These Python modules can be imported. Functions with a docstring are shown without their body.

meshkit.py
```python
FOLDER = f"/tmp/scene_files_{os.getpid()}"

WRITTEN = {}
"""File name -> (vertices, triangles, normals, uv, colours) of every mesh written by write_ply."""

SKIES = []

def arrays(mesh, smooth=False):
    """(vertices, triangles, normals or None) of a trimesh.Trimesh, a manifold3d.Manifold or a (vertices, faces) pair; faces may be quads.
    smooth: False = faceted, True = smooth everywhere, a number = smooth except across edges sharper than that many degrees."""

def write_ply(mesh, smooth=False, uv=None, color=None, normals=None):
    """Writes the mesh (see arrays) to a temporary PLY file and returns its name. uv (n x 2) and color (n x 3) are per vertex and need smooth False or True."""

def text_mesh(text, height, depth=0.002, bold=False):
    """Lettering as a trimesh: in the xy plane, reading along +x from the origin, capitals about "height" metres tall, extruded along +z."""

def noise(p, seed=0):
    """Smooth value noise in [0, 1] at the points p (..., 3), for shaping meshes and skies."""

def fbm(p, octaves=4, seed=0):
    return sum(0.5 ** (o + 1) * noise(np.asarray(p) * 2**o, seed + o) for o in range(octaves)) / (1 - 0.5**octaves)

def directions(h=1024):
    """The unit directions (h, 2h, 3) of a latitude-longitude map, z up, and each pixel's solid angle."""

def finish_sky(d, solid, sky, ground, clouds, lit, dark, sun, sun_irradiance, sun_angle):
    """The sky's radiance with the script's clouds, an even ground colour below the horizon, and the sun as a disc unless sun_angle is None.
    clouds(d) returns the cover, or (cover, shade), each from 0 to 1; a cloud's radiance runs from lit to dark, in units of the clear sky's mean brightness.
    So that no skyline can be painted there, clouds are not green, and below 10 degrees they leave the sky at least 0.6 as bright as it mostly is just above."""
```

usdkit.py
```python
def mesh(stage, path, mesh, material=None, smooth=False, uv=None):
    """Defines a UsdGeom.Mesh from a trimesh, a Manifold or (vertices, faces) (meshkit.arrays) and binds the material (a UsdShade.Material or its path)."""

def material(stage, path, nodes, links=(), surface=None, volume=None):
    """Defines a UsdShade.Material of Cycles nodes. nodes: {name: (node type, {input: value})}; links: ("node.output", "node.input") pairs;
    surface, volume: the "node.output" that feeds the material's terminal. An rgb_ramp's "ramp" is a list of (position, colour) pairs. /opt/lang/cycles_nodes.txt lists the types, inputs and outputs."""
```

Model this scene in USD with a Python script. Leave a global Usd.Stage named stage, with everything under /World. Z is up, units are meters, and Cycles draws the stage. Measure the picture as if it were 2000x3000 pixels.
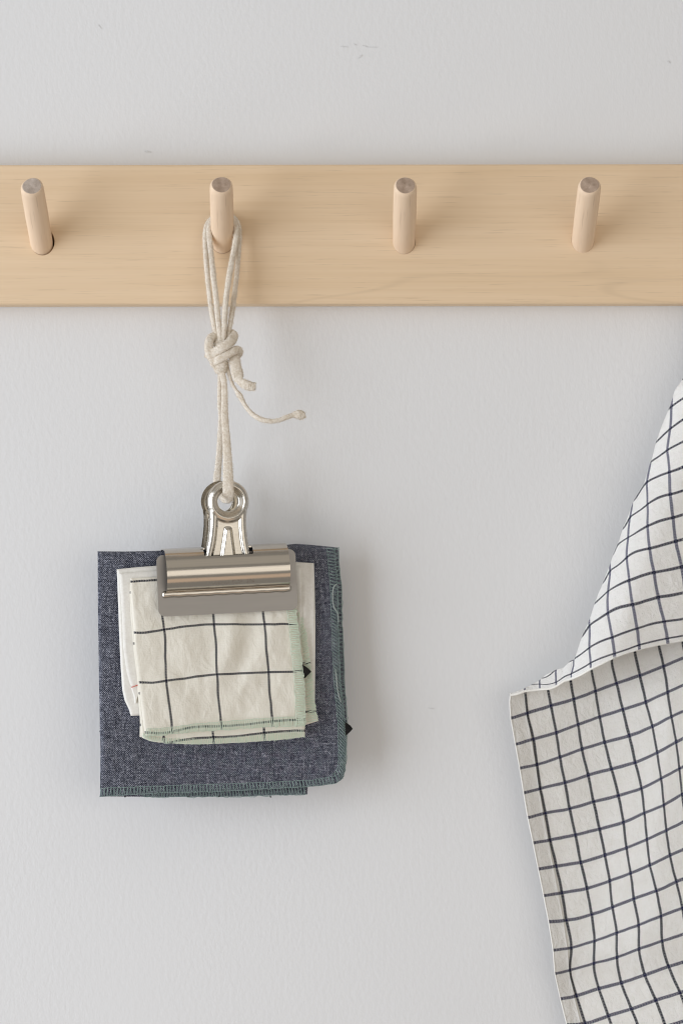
import math
import numpy as np
import trimesh
import manifold3d as m3
import usdkit
import meshkit
from pxr import Usd, UsdGeom, UsdLux, UsdShade, Gf, Sdf, Vt
from scipy.interpolate import RBFInterpolator
from scipy.spatial import Delaunay
from shapely.geometry import Polygon, Point, LineString
import shapely

stage = Usd.Stage.CreateInMemory()
UsdGeom.SetStageUpAxis(stage, UsdGeom.Tokens.z)
UsdGeom.SetStageMetersPerUnit(stage, 1.0)
UsdGeom.Xform.Define(stage, '/World')
UsdGeom.Scope.Define(stage, '/World/Looks')

# ---------------------------------------------------------------- camera and light
CAM = 1.6                       # metres from the wall, which is the plane y = 0; the camera looks along +y
K = 0.00019                     # metres per photo pixel on the wall
cam = UsdGeom.Camera.Define(stage, '/World/camera')
cam.CreateHorizontalApertureAttr(24.0)
cam.CreateVerticalApertureAttr(36.0)
cam.CreateFocalLengthAttr(24.0 * CAM / 0.38)
cam.CreateFStopAttr(4.0)
cam.CreateFocusDistanceAttr(CAM - 0.036)
cam.CreateClippingRangeAttr(Gf.Vec2f(0.05, 100))
cam.CreateExposureAttr(-0.05)
cam.AddTranslateOp().Set(Gf.Vec3d(0, -CAM, 0))
cam.AddRotateXOp().Set(90.0)


def rect_light(name, pos, target, w, h, color, intensity):
    l = UsdLux.RectLight.Define(stage, '/World/' + name)
    l.CreateWidthAttr(w)
    l.CreateHeightAttr(h)
    l.CreateColorAttr(Gf.Vec3f(*color))
    l.CreateIntensityAttr(intensity)
    z = np.array(pos, float) - np.array(target, float)
    z /= np.linalg.norm(z)
    x = np.cross([0, 0, 1.0], z)
    x /= np.linalg.norm(x)
    y = np.cross(z, x)
    m = np.eye(4)
    m[0, :3], m[1, :3], m[2, :3], m[3, :3] = x, y, z, pos
    l.AddTransformOp().Set(Gf.Matrix4d(*m.ravel().tolist()))
    return l


rect_light('window_light', (-2.30, -1.25, -0.15), (0, 0, -0.05), 2.6, 2.2, (0.92, 0.99, 1.10), 3.75)
rect_light('room_bounce_light', (1.3, -2.6, 0.0), (0, 0, 0), 2.0, 1.4, (1.0, 0.94, 0.86), 1.2)
rect_light('ceiling_bounce_light', (0.0, -1.5, 1.7), (0, 0, 0), 3.0, 1.6, (1.0, 0.91, 0.78), 0.22)
rect_light('floor_bounce_light', (-0.1, -1.5, -1.25), (0, 0, -0.1), 1.8, 0.6, (1.0, 0.66, 0.42), 0.55)

dome = UsdLux.DomeLight.Define(stage, '/World/ambient_light')
dome.CreateIntensityAttr(1.0)


# ---------------------------------------------------------------- helpers
class Graph:
    """Collects Cycles nodes; an input given as 'node.output' becomes a link."""

    def __init__(self):
        self.nodes, self.links, self.k = {}, [], 0

    def n(self, kind, **inputs):
        name = 'n%d' % self.k
        self.k += 1
        plain = {}
        for key, v in inputs.items():
            if isinstance(v, str) and '.' in v:
                self.links.append((v, name + '.' + key))
            else:
                plain[key] = v
        self.nodes[name] = (kind, plain)
        return name

    def math(self, op, a, b=0.0, c=0.0, clamp=False):
        return self.n('math', math_type=op, value1=a, value2=b, value3=c, use_clamp=clamp) + '.value'

    def mix(self, fac, a, b, kind='mix'):
        return self.n('mix', mix_type=kind, fac=fac, color1=a, color2=b) + '.color'

    def noise(self, vec, scale, detail=2.0, rough=0.5, out='fac', dist=0.0):
        return self.n('noise_texture', vector=vec, scale=scale, detail=detail, roughness=rough, distortion=dist) + '.' + out

    def ramp(self, fac, stops):
        return self.n('rgb_ramp', fac=fac, ramp=stops) + '.color'

    def scaled(self, vec, s, loc=(0, 0, 0), rot=(0, 0, 0)):
        return self.n('mapping', vector=vec, scale=s, location=loc, rotation=rot) + '.vector'

    def smooth(self, x, a, b):
        return self.n('map_range', range_type='smoothstep', value=x, from_min=a, from_max=b, to_min=0.0, to_max=1.0, clamp=True) + '.result'

    def make(self, name, surface):
        return usdkit.material(stage, '/World/Looks/' + name, self.nodes, self.links, surface=surface)


def gray(v):
    return (v, v, v)


used = {}


def path_for(name, parent=None):
    base = (str(parent.GetPath()) if parent else '/World') + '/' + name
    k = used.get(base, 0)
    used[base] = k + 1
    return base if k == 0 else '%s_%03d' % (base, k)


def data(prim, **kw):
    for k, v in kw.items():
        if v:
            prim.SetCustomDataByKey(k, v)
    return prim


def thing(name, label, category, group=None):
    p = UsdGeom.Xform.Define(stage, path_for(name)).GetPrim()
    return data(p, label=label, category=category, group=group)


def part(name, mesh, mat, parent=None, smooth=35, uv=None, **kw):
    p = usdkit.mesh(stage, path_for(name, parent), mesh, mat, smooth=smooth, uv=uv).GetPrim()
    return data(p, **kw)


def at(px, py, y):
    """World points that are seen at photo pixels px, py and stand y metres from the wall (negative: in front of it)."""
    px, py, y = np.broadcast_arrays(np.asarray(px, float), np.asarray(py, float), np.asarray(y, float))
    s = K * (CAM + y) / CAM
    return np.stack([(px - 1000) * s, y, (1500 - py) * s], -1)


def zoomed(pts, ox, oy, s):
    return np.asarray(pts, float) / s + [ox, oy]


def resample(poly, n, smooth=False):
    poly = np.asarray(poly, float)
    d = np.r_[0, np.cumsum(np.linalg.norm(np.diff(poly[:, :2], axis=0), axis=1))]
    t = np.linspace(0, d[-1], n)
    if smooth:
        from scipy.interpolate import PchipInterpolator
        return np.stack([PchipInterpolator(d, c)(t) for c in poly.T], 1)
    return np.stack([np.interp(t, d, c) for c in poly.T], 1)


def spline(pts, n):
    """Centripetal Catmull-Rom curve through the points, n samples evenly along it."""
    from scipy.interpolate import CubicSpline
    pts = np.asarray(pts, float)
    d = np.r_[0, np.cumsum(np.maximum(np.linalg.norm(np.diff(pts, axis=0), axis=1), 1e-9) ** 0.6)]
    f = CubicSpline(d, pts)(np.linspace(0, d[-1], n * 6))
    L = np.r_[0, np.cumsum(np.linalg.norm(np.diff(f, axis=0), axis=1))]
    t = np.linspace(0, L[-1], n)
    return np.stack([np.interp(t, L, c) for c in f.T], 1)


def coons(left, right, top, bottom, nu, nv):
    """Photo pixel grid (nv, nu, 2) inside four border curves; left and right run downward, top and bottom run rightward."""
    L, R = resample(left, nv), resample(right, nv)
    T, B = resample(top, nu), resample(bottom, nu)
    u, v = np.linspace(0, 1, nu)[None, :, None], np.linspace(0, 1, nv)[:, None, None]
    c = (1 - v) * ((1 - u) * T[0] + u * T[-1]) + v * ((1 - u) * B[0] + u * B[-1])
    return (1 - u) * L[:, None] + u * R[:, None] + (1 - v) * T[None] + v * B[None] - c


def grid_faces(nv, nu):
    i = np.arange(nv * nu).reshape(nv, nu)
    q = np.stack([i[:-1, :-1], i[1:, :-1], i[1:, 1:], i[:-1, 1:]], -1).reshape(-1, 4)
    return np.vstack([q[:, [0, 1, 2]], q[:, [0, 2, 3]]])


def border(nv, nu):
    i = np.arange(nv * nu).reshape(nv, nu)
    return np.r_[i[0, :-1], i[:-1, -1], i[-1, :0:-1], i[:0:-1, 0]]


def two_sided(front, back, uv):
    """A closed sheet from two point grids; the rim joins their borders. Returns vertices, faces, uv."""
    nv, nu = front.shape[:2]
    n = nv * nu
    f = grid_faces(nv, nu)
    b = border(nv, nu)
    b2 = np.roll(b, -1)
    rim = np.vstack([np.stack([b, b + n, b2 + n], 1), np.stack([b, b2 + n, b2], 1)])
    rim = rim[:, ::-1]
    faces = np.vstack([f, f[:, ::-1] + n, rim[:, ::-1]])
    return np.vstack([front.reshape(-1, 3), back.reshape(-1, 3)]), faces, np.vstack([uv.reshape(-1, 2)] * 2)


def sheet(points, uv, thick):
    """A cloth of even thickness from one point grid, thickened away from the camera side."""
    du, dv = np.gradient(points, axis=1), np.gradient(points, axis=0)
    n = np.cross(dv, du)
    n /= np.maximum(np.linalg.norm(n, axis=-1, keepdims=True), 1e-12)
    return two_sided(points, points + n * thick, uv)


def panel(left, right, top, bottom, y0, thick, nu=90, nv=100, bulge=0.0, wrinkle=0.0004, seed=1, round_px=14, uvf=None, extra=None):
    """A folded layer of cloth: rounded borders, a soft bulge and wrinkles. y0 is its front (metres from the wall)."""
    g = coons(left, right, top, bottom, nu, nv)
    u, v = np.meshgrid(np.linspace(0, 1, nu), np.linspace(0, 1, nv))
    # denser rows and columns at the borders so that the rounding is smooth
    warp = lambda t: 0.5 - 0.5 * np.sign(0.5 - t) * np.abs(1 - 2 * t) ** 0.8
    from scipy.ndimage import map_coordinates
    uu, vv = warp(u), warp(v)
    g = np.stack([map_coordinates(g[..., k], [vv * (nv - 1), uu * (nu - 1)], order=1, mode='nearest') for k in (0, 1)], -1)
    u, v = uu, vv
    w = np.linalg.norm(g[:, -1] - g[:, 0], axis=1)[:, None]
    h = np.linalg.norm(g[-1] - g[0], axis=1)[None]
    e = np.minimum(np.minimum(u * w, (1 - u) * w), np.minimum(v * h, (1 - v) * h)) / round_px
    edge = 1 - np.sqrt(np.clip(1 - (1 - np.clip(e, 0, 1)) ** 2, 0, 1))
    p = np.stack([g[..., 0] / 60.0, g[..., 1] / 60.0, np.full(u.shape, seed * 7.3)], -1)
    wr = (meshkit.fbm(p * [1, 0.6, 1], 4, seed) - 0.5) * 2
    y = y0 - bulge * np.sin(np.pi * np.clip(u, 0, 1)) ** 0.7 * np.sin(np.pi * v ** 1.1) - wrinkle * wr * (1 - edge)
    if extra is not None:
        y = y - extra(g[..., 0], g[..., 1])
    mid = y + thick / 2
    front = at(g[..., 0], g[..., 1], mid - thick / 2 * (1 - edge))
    back = at(g[..., 0], g[..., 1], mid + thick / 2 * (1 - edge) + 1e-5)
    uv = uvf(g) if uvf else np.stack([g[..., 0] / 100.0, -g[..., 1] / 100.0], -1)
    return two_sided(front, back, uv)


def tube(path, ra, rb=None, sides=12, flat=(0, 1, 0), braid=0.0, seed=0, cap=True, twist=None):
    """A cord along the path: half width ra across the picture, half depth rb; braid gives it an uneven woven surface."""
    path = np.asarray(path, float)
    n = len(path)
    ra = np.broadcast_to(np.asarray(ra, float), n)
    rb = ra if rb is None else np.broadcast_to(np.asarray(rb, float), n)
    t = np.gradient(path, axis=0)
    t /= np.maximum(np.linalg.norm(t, axis=1, keepdims=True), 1e-12)
    s = np.cross(t, np.broadcast_to(np.asarray(flat, float), (n, 3)))
    bad = np.linalg.norm(s, axis=1) < 0.15
    for i in np.nonzero(bad)[0]:
        s[i] = s[i - 1] if i else [1, 0, 0]
    s -= t * (s * t).sum(1, keepdims=True)
    s /= np.maximum(np.linalg.norm(s, axis=1, keepdims=True), 1e-12)
    for i in range(1, n):
        if s[i] @ s[i - 1] < 0:
            s[i] *= -1
    b = np.cross(t, s)
    if twist is not None:
        a = np.broadcast_to(np.asarray(twist, float), n)[:, None]
        s, b = s * np.cos(a) + b * np.sin(a), b * np.cos(a) - s * np.sin(a)
    ang = np.linspace(0, 2 * np.pi, sides, endpoint=False)
    c, q = np.cos(ang), np.sin(ang)
    sq = lambda x: np.sign(x) * np.abs(x) ** 0.8
    L = np.r_[0, np.cumsum(np.linalg.norm(np.diff(path, axis=0), axis=1))]
    k = np.ones((n, sides))
    if braid:
        k += braid * np.sin(L[:, None] * 2 * np.pi / 0.0016 + np.where(np.arange(sides) % 2, 0, np.pi)[None])
        r = np.random.default_rng(seed)
        k += braid * 0.7 * r.normal(size=(n, sides))
        k += 0.5 * braid * (np.interp(L, np.linspace(0, L[-1], 12), r.normal(size=12))[:, None])
    v = path[:, None] + (s[:, None] * (ra[:, None] * sq(c)[None] * k)[..., None]) + (b[:, None] * (rb[:, None] * sq(q)[None] * k)[..., None])
    i = np.arange(n * sides).reshape(n, sides)
    j = np.roll(i, -1, axis=1)
    quads = np.stack([i[:-1], j[:-1], j[1:], i[1:]], -1).reshape(-1, 4)
    f = [quads[:, [0, 1, 2]], quads[:, [0, 2, 3]]]
    v = v.reshape(-1, 3)
    if cap:
        v = np.vstack([v, path[0] - t[0] * ra[0] * 0.25, path[-1] + t[-1] * ra[-1] * 0.25])
        a, z = n * sides, n * sides + 1
        f += [np.stack([j[0], i[0], np.full(sides, a)], 1), np.stack([i[-1], j[-1], np.full(sides, z)], 1)]
    m = trimesh.Trimesh(v, np.vstack(f), process=False)
    if m.volume < 0:
        m.invert()
    return m


def join(meshes):
    return trimesh.util.concatenate([trimesh.Trimesh(*meshkit.arrays(m)[:2], process=False) if not isinstance(m, trimesh.Trimesh) else m for m in meshes])


# ---------------------------------------------------------------- materials
def wall_paint():
    g = Graph()
    pos = g.n('geometry') + '.position'
    big = g.noise(g.scaled(pos, (3, 1, 3)), 1.0, 3)
    lump = g.noise(g.scaled(pos, (420, 1, 230)), 1.0, 3, 0.55)
    fine = g.noise(g.scaled(pos, (1300, 1, 800)), 1.0, 2)
    col = g.ramp(big, [(0.25, (0.765, 0.766, 0.764)), (0.75, (0.80, 0.802, 0.801))])
    patch = g.noise(g.scaled(pos, (11, 1, 7)), 1.0, 3)
    h = g.math('multiply_add', fine, 0.18, g.math('multiply', lump, g.math('multiply_add', patch, 1.3, 0.1)))
    b = g.n('bump', height=h, strength=0.7, distance=0.0003) + '.normal'
    p = g.n('principled_bsdf', base_color=col, roughness=0.62, normal=b, specular_ior_level=0.3)
    return g.make('wall_paint', p + '.BSDF')


def wood(name, dark, light, grain_scale, contrast, bump=0.12):
    g = Graph()
    pos = g.n('texture_coordinate') + '.object'
    v1 = g.scaled(pos, (7, 200, 620))
    warp = g.noise(g.scaled(pos, (2.0, 3, 14)), 1.0, 2)
    streak = g.noise(v1, grain_scale, 4, 0.6)
    pores = g.noise(g.scaled(pos, (40, 700, 1500)), 1.0, 3, 0.6)
    broad = g.noise(g.scaled(pos, (2.5, 10, 45)), 1.0, 3, 0.5)
    con = g.math('pingpong', g.math('multiply', warp, 9.0), 0.5)
    line = g.smooth(con, 0.06, 0.0)
    lowmask = g.smooth(g.n('separate_xyz', vector=pos) + '.z', -0.008, -0.030)
    f = g.math('add', g.math('multiply', streak, 0.45), g.math('multiply', broad, 0.55))
    col = g.ramp(f, [(0.5 - contrast, dark), (0.5 + contrast, light)])
    col = g.mix(g.math('multiply', g.math('multiply', line, lowmask), 0.16), col, tuple(c * 0.62 for c in dark))
    col = g.mix(g.math('multiply', g.smooth(pores, 0.58, 0.74), 0.46), col, tuple(c * 0.72 for c in dark))
    b = g.n('bump', height=streak, strength=bump, distance=0.0004) + '.normal'
    p = g.n('principled_bsdf', base_color=col, roughness=0.6, normal=b, specular_ior_level=0.25)
    return g.make(name, p + '.BSDF')


def end_grain(name, a, b_):
    g = Graph()
    pos = g.n('texture_coordinate') + '.object'
    n1 = g.noise(pos, 260.0, 4, 0.6)
    n2 = g.noise(pos, 1400.0, 2)
    col = g.ramp(g.math('multiply_add', n2, 0.3, g.math('multiply', n1, 0.8)), [(0.38, a), (0.7, b_)])
    p = g.n('principled_bsdf', base_color=col, roughness=0.8)
    return g.make(name, p + '.BSDF')


def cotton(name, a, b_, scale=1800.0, bump=0.5):
    g = Graph()
    pos = g.n('geometry') + '.position'
    n1 = g.noise(pos, scale, 3, 0.6)
    n2 = g.noise(pos, 300.0, 2)
    col = g.ramp(g.math('add', g.math('multiply', n1, 0.6), g.math('multiply', n2, 0.4)), [(0.36, a), (0.62, b_)])
    b = g.n('bump', height=n1, strength=bump, distance=0.0006) + '.normal'
    p = g.n('principled_bsdf', base_color=col, roughness=0.95, normal=b, specular_ior_level=0.1, sheen_weight=0.25, sheen_roughness=0.5)
    return g.make(name, p + '.BSDF')


def steel(name, color, rough, aniso_noise=0.0, bump=0.0):
    g = Graph()
    pos = g.n('texture_coordinate') + '.object'
    n = g.noise(pos, 900.0, 3, 0.6)
    big = g.noise(pos, 90.0, 3, 0.6)
    r = g.math('add', rough - 0.05, g.math('multiply', big, 0.1))
    brush = g.noise(g.scaled(pos, (60, 2500, 2500)), 1.0, 2)
    scr = g.noise(g.scaled(pos, (25, 1500, 1500)), 1.0, 3, 0.7)
    r = g.math('add', r, g.math('multiply_add', scr, 0.16, -0.08))
    nb = g.n('bump', height=g.math('add', n, brush), strength=bump, distance=0.00005) + '.normal'
    col = g.mix(big, tuple(c * 0.93 for c in color), color)
    p = g.n('principled_bsdf', base_color=col, metallic=1.0, roughness=r, normal=nb)
    return g.make(name, p + '.BSDF')


def checked(name, ground_a, ground_b, u_col, u_fac, u_hw, v_col, v_fac, v_hw, weave_u, weave_v, translucent=0.12, vmax=None, bump=0.35, threads=55):
    """Cloth with thin woven stripes along whole numbers of the cloth's own u and v; each stripe is a row of slanted threads."""
    g = Graph()
    uv = g.n('uvmap', attribute='st') + '.UV'
    s = g.n('separate_xyz', vector=uv)
    u, v = s + '.x', s + '.y'
    wob = g.noise(g.scaled(uv, (2.2, 2.2, 1)), 1.0, 2)
    wobble = g.math('multiply_add', wob, 0.05, -0.025)
    zig = lambda a, b, ka, kb: g.math('sine', g.math('add', g.math('multiply', a, ka), g.math('multiply', b, kb)))

    def stripe(x, other, hw, k):
        d = g.math('absolute', g.math('subtract', g.math('fraction', g.math('add', g.math('add', x, wobble), 100.5)), 0.5))
        core = g.smooth(d, hw * 1.15, hw * 0.8)
        side = g.math('absolute', g.math('subtract', g.math('fraction', g.math('add', g.math('add', x, wobble), 100.5)), 0.5))
        th = zig(other, d, k, k * 0.8)
        return g.math('multiply', core, g.math('multiply_add', th, 0.24, 0.86, clamp=True))

    mu = stripe(u, v, u_hw, weave_u)
    mv = stripe(v, u, v_hw, weave_v)
    if vmax is not None:
        mv = g.math('multiply', mv, g.math('less_than', v, vmax))
    warp = g.noise(g.scaled(uv, (threads, 4, 1)), 1.0, 3, 0.6)
    weft = g.noise(g.scaled(uv, (4, threads, 1)), 1.0, 3, 0.6)
    slub = g.math('multiply', g.math('add', warp, weft), 0.5)
    blotch = g.noise(g.scaled(uv, (1.3, 1.3, 1)), 1.0, 3)
    col = g.ramp(g.math('add', g.math('multiply', slub, 0.7), g.math('multiply', blotch, 0.3)), [(0.36, ground_a), (0.62, ground_b)])
    col = g.mix(g.math('multiply', mu, u_fac), col, u_col)
    col = g.mix(g.math('multiply', mv, v_fac), col, v_col)
    cr = g.noise(g.scaled(uv, (4.0, 3.0, 1)), 1.0, 4, 0.62, dist=0.6)
    h = g.math('add', g.math('multiply', slub, 0.5), g.math('multiply', cr, 1.7))
    b = g.n('bump', height=h, strength=bump, distance=0.0016) + '.normal'
    p = g.n('principled_bsdf', base_color=col, roughness=0.92, normal=b, specular_ior_level=0.08)
    t = g.n('translucent_bsdf', color=col, normal=b)
    m = g.n('mix_closure', fac=translucent, closure1=p + '.BSDF', closure2=t + '.BSDF')
    return g.make(name, m + '.closure')


def chambray():
    """Dark warp and pale weft crossing one over the other, with slubs."""
    g = Graph()
    uv = g.n('uvmap', attribute='st') + '.UV'
    s = g.n('separate_xyz', vector=uv)
    jit = g.noise(g.scaled(uv, (9, 9, 1)), 1.0, 3)
    k = 2 * math.pi / 0.064
    a = g.math('sine', g.math('multiply_add', s + '.x', k, g.math('multiply', jit, 5.0)))
    b = g.math('sine', g.math('multiply_add', s + '.y', k, g.math('multiply', jit, 5.0)))
    weave = g.math('multiply', a, b)
    slub = g.noise(g.scaled(uv, (3, 16, 1)), 1.0, 4, 0.65)
    slub2 = g.noise(g.scaled(uv, (16, 3, 1)), 1.0, 4, 0.65)
    grain = g.noise(g.scaled(uv, (22, 22, 1)), 1.0, 2)
    f = g.math('add', g.math('multiply_add', weave, 0.30, 0.5), g.math('multiply_add', g.math('add', slub, slub2), 0.75, -0.75))
    f = g.math('add', f, g.math('multiply_add', grain, 1.0, -0.5))
    col = g.ramp(f, [(0.12, (0.011, 0.012, 0.019)), (0.42, (0.060, 0.066, 0.090)), (0.68, (0.19, 0.202, 0.248)), (1.0, (0.60, 0.61, 0.68))])
    nep = g.n('voronoi_texture', vector=g.scaled(uv, (1.7, 4.5, 1)), scale=1.0, randomness=1.0) + '.distance'
    col = g.mix(g.math('multiply', g.smooth(nep, 0.16, 0.05), 0.75), col, (0.012, 0.016, 0.030))
    nep2 = g.n('voronoi_texture', vector=g.scaled(uv, (3.1, 2.6, 1), (3.3, 1.7, 0)), scale=1.0, randomness=1.0) + '.distance'
    col = g.mix(g.math('multiply', g.smooth(nep2, 0.10, 0.03), 0.6), col, (0.50, 0.50, 0.56))
    bm = g.n('bump', height=f, strength=0.5, distance=0.0006) + '.normal'
    p = g.n('principled_bsdf', base_color=col, roughness=0.95, normal=bm, specular_ior_level=0.08, sheen_weight=0.25)
    return g.make('navy_chambray', p + '.BSDF')


M = {}
M['wall'] = wall_paint()
M['board'] = wood('board_wood', (0.74, 0.548, 0.345), (0.835, 0.645, 0.442), 1.0, 0.17)
M['peg'] = wood('peg_wood', (0.75, 0.56, 0.39), (0.84, 0.655, 0.475), 1.0, 0.10, 0.1)
M['end_grey'] = end_grain('end_grain_grey', (0.37, 0.30, 0.245), (0.58, 0.49, 0.415))
M['end_brown'] = end_grain('end_grain_brown', (0.34, 0.24, 0.175), (0.52, 0.395, 0.30))
M['scuff'] = cotton('scuff_grey', (0.66, 0.66, 0.65), (0.76, 0.76, 0.755))
M['cord'] = cotton('cord_cotton', (0.70, 0.61, 0.49), (0.88, 0.815, 0.715), 900.0, 0.9)
M['steel_sheet'] = steel('satin_steel', (0.55, 0.51, 0.45), 0.17, bump=0.05)
M['steel_jaw'] = steel('matt_steel', (0.40, 0.38, 0.355), 0.5, bump=0.10)
M['steel_shine'] = steel('bright_steel', (0.64, 0.60, 0.53), 0.22, bump=0.02)
M['stamp'] = cotton('stamped_mark', (0.16, 0.12, 0.09), (0.22, 0.18, 0.14))
M['chambray'] = chambray()
M['check'] = checked('checked_cream_cotton', (0.89, 0.845, 0.73), (0.95, 0.915, 0.815), (0.008, 0.010, 0.024), 1.0, 0.0235, (0.008, 0.010, 0.024), 1.0, 0.0235, 120.0, 120.0)
M['flap'] = checked('checked_linen_face', (0.83, 0.81, 0.77), (0.91, 0.895, 0.865), (0.030, 0.034, 0.10), 0.92, 0.058, (0.004, 0.006, 0.026), 1.0, 0.060, 56.0, 56.0, 0.10, None, 0.5, 24)
M['under'] = checked('checked_linen_reverse', (0.87, 0.845, 0.795), (0.94, 0.925, 0.89), (0.006, 0.010, 0.022), 1.0, 0.058, (0.020, 0.022, 0.070), 0.94, 0.060, 58.0, 58.0, 0.26, None, 0.5, 24)
M['white'] = cotton('white_cotton', (0.80, 0.775, 0.715), (0.88, 0.865, 0.81), 900.0, 0.12)
M['teal'] = cotton('teal_thread', (0.20, 0.30, 0.285), (0.40, 0.52, 0.495), 2500.0)
M['green'] = cotton('pale_green_thread', (0.64, 0.74, 0.59), (0.78, 0.86, 0.73), 2500.0)
M['pale'] = cotton('pale_thread', (0.32, 0.38, 0.36), (0.46, 0.51, 0.49))
M['red'] = cotton('red_thread', (0.65, 0.08, 0.04), (0.75, 0.12, 0.06))
M['black'] = cotton('black_ribbon', (0.008, 0.007, 0.007), (0.018, 0.016, 0.015))

# the air's even light in the room (no sky: an indoor close-up)
g = Graph()
bg = g.n('background_shader', color=(1.0, 0.95, 0.89), strength=0.34)
UsdShade.MaterialBindingAPI.Apply(dome.GetPrim()).Bind(usdkit.material(stage, '/World/Looks/ambient', g.nodes, g.links, surface=bg + '.background'))

# ---------------------------------------------------------------- the wall
wv = np.array([[-1.5, 0, -1.5], [1.5, 0, -1.5], [1.5, 0, 1.5], [-1.5, 0, 1.5]], float)
wall = part('wall', (wv, np.array([[0, 1, 2], [0, 2, 3]])), M['wall'], smooth=False, kind='structure',
            label='white painted wall with faint roller texture and small scuffs', category='wall')


def scuff(cx, cy, length, width, angle, seed):
    r = np.random.default_rng(seed)
    n = 18
    a = np.linspace(0, 2 * np.pi, n, endpoint=False)
    rad = 1 + 0.28 * r.normal(size=n)
    x, y = np.cos(a) * length / 2 * rad, np.sin(a) * width / 2 * rad
    c, s = math.cos(angle), math.sin(angle)
    x, y = x * c - y * s, x * s + y * c
    pts = at(cx + x, cy + y, -0.00018)
    ctr = at(cx, cy, -0.00025)
    v = np.vstack([pts, ctr])
    f = np.array([[i, n, (i + 1) % n] for i in range(n)])
    part('scuff', (v, f), M['scuff'], wall, smooth=False)


for k, a in enumerate([(292, 76, 18, 3, 0.9), (1008, 135, 22, 3, 0.1), (1040, 129, 12, 3, 0.5), (1070, 134, 16, 3, 0.3), (1090, 137, 30, 2.5, 0.0),
                       (1056, 163, 16, 4, -0.8), (432, 443, 16, 5, 0.2), (1263, 2076, 20, 3, 0.1), (1959, 181, 10, 6, 0.8)]):
    scuff(*a, seed=k)

# ---------------------------------------------------------------- peg rail
BOARD_Y = -0.019
rail = thing('peg_rail', 'pale maple board with a row of round upward slanting pegs fixed to the wall', 'peg rail')
zt, zb = at(1000, 481, BOARD_Y)[2], at(1000, 890, BOARD_Y)[2]
ch = 0.0007
prof = m3.CrossSection([[(-0.0185, zb), (-0.0, zb), (0, zt), (-0.0185, zt), (BOARD_Y, zt - 0.0008), (BOARD_Y, zb + 0.0008)][k] for k in (0, 1, 2, 3, 4, 5)] and
                       [[(BOARD_Y + ch, zb), (-0.0004, zb), (-0.0004, zt), (BOARD_Y + ch, zt), (BOARD_Y, zt - ch), (BOARD_Y, zb + ch)]])
board = m3.Manifold.extrude(prof, 0.78)
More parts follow.
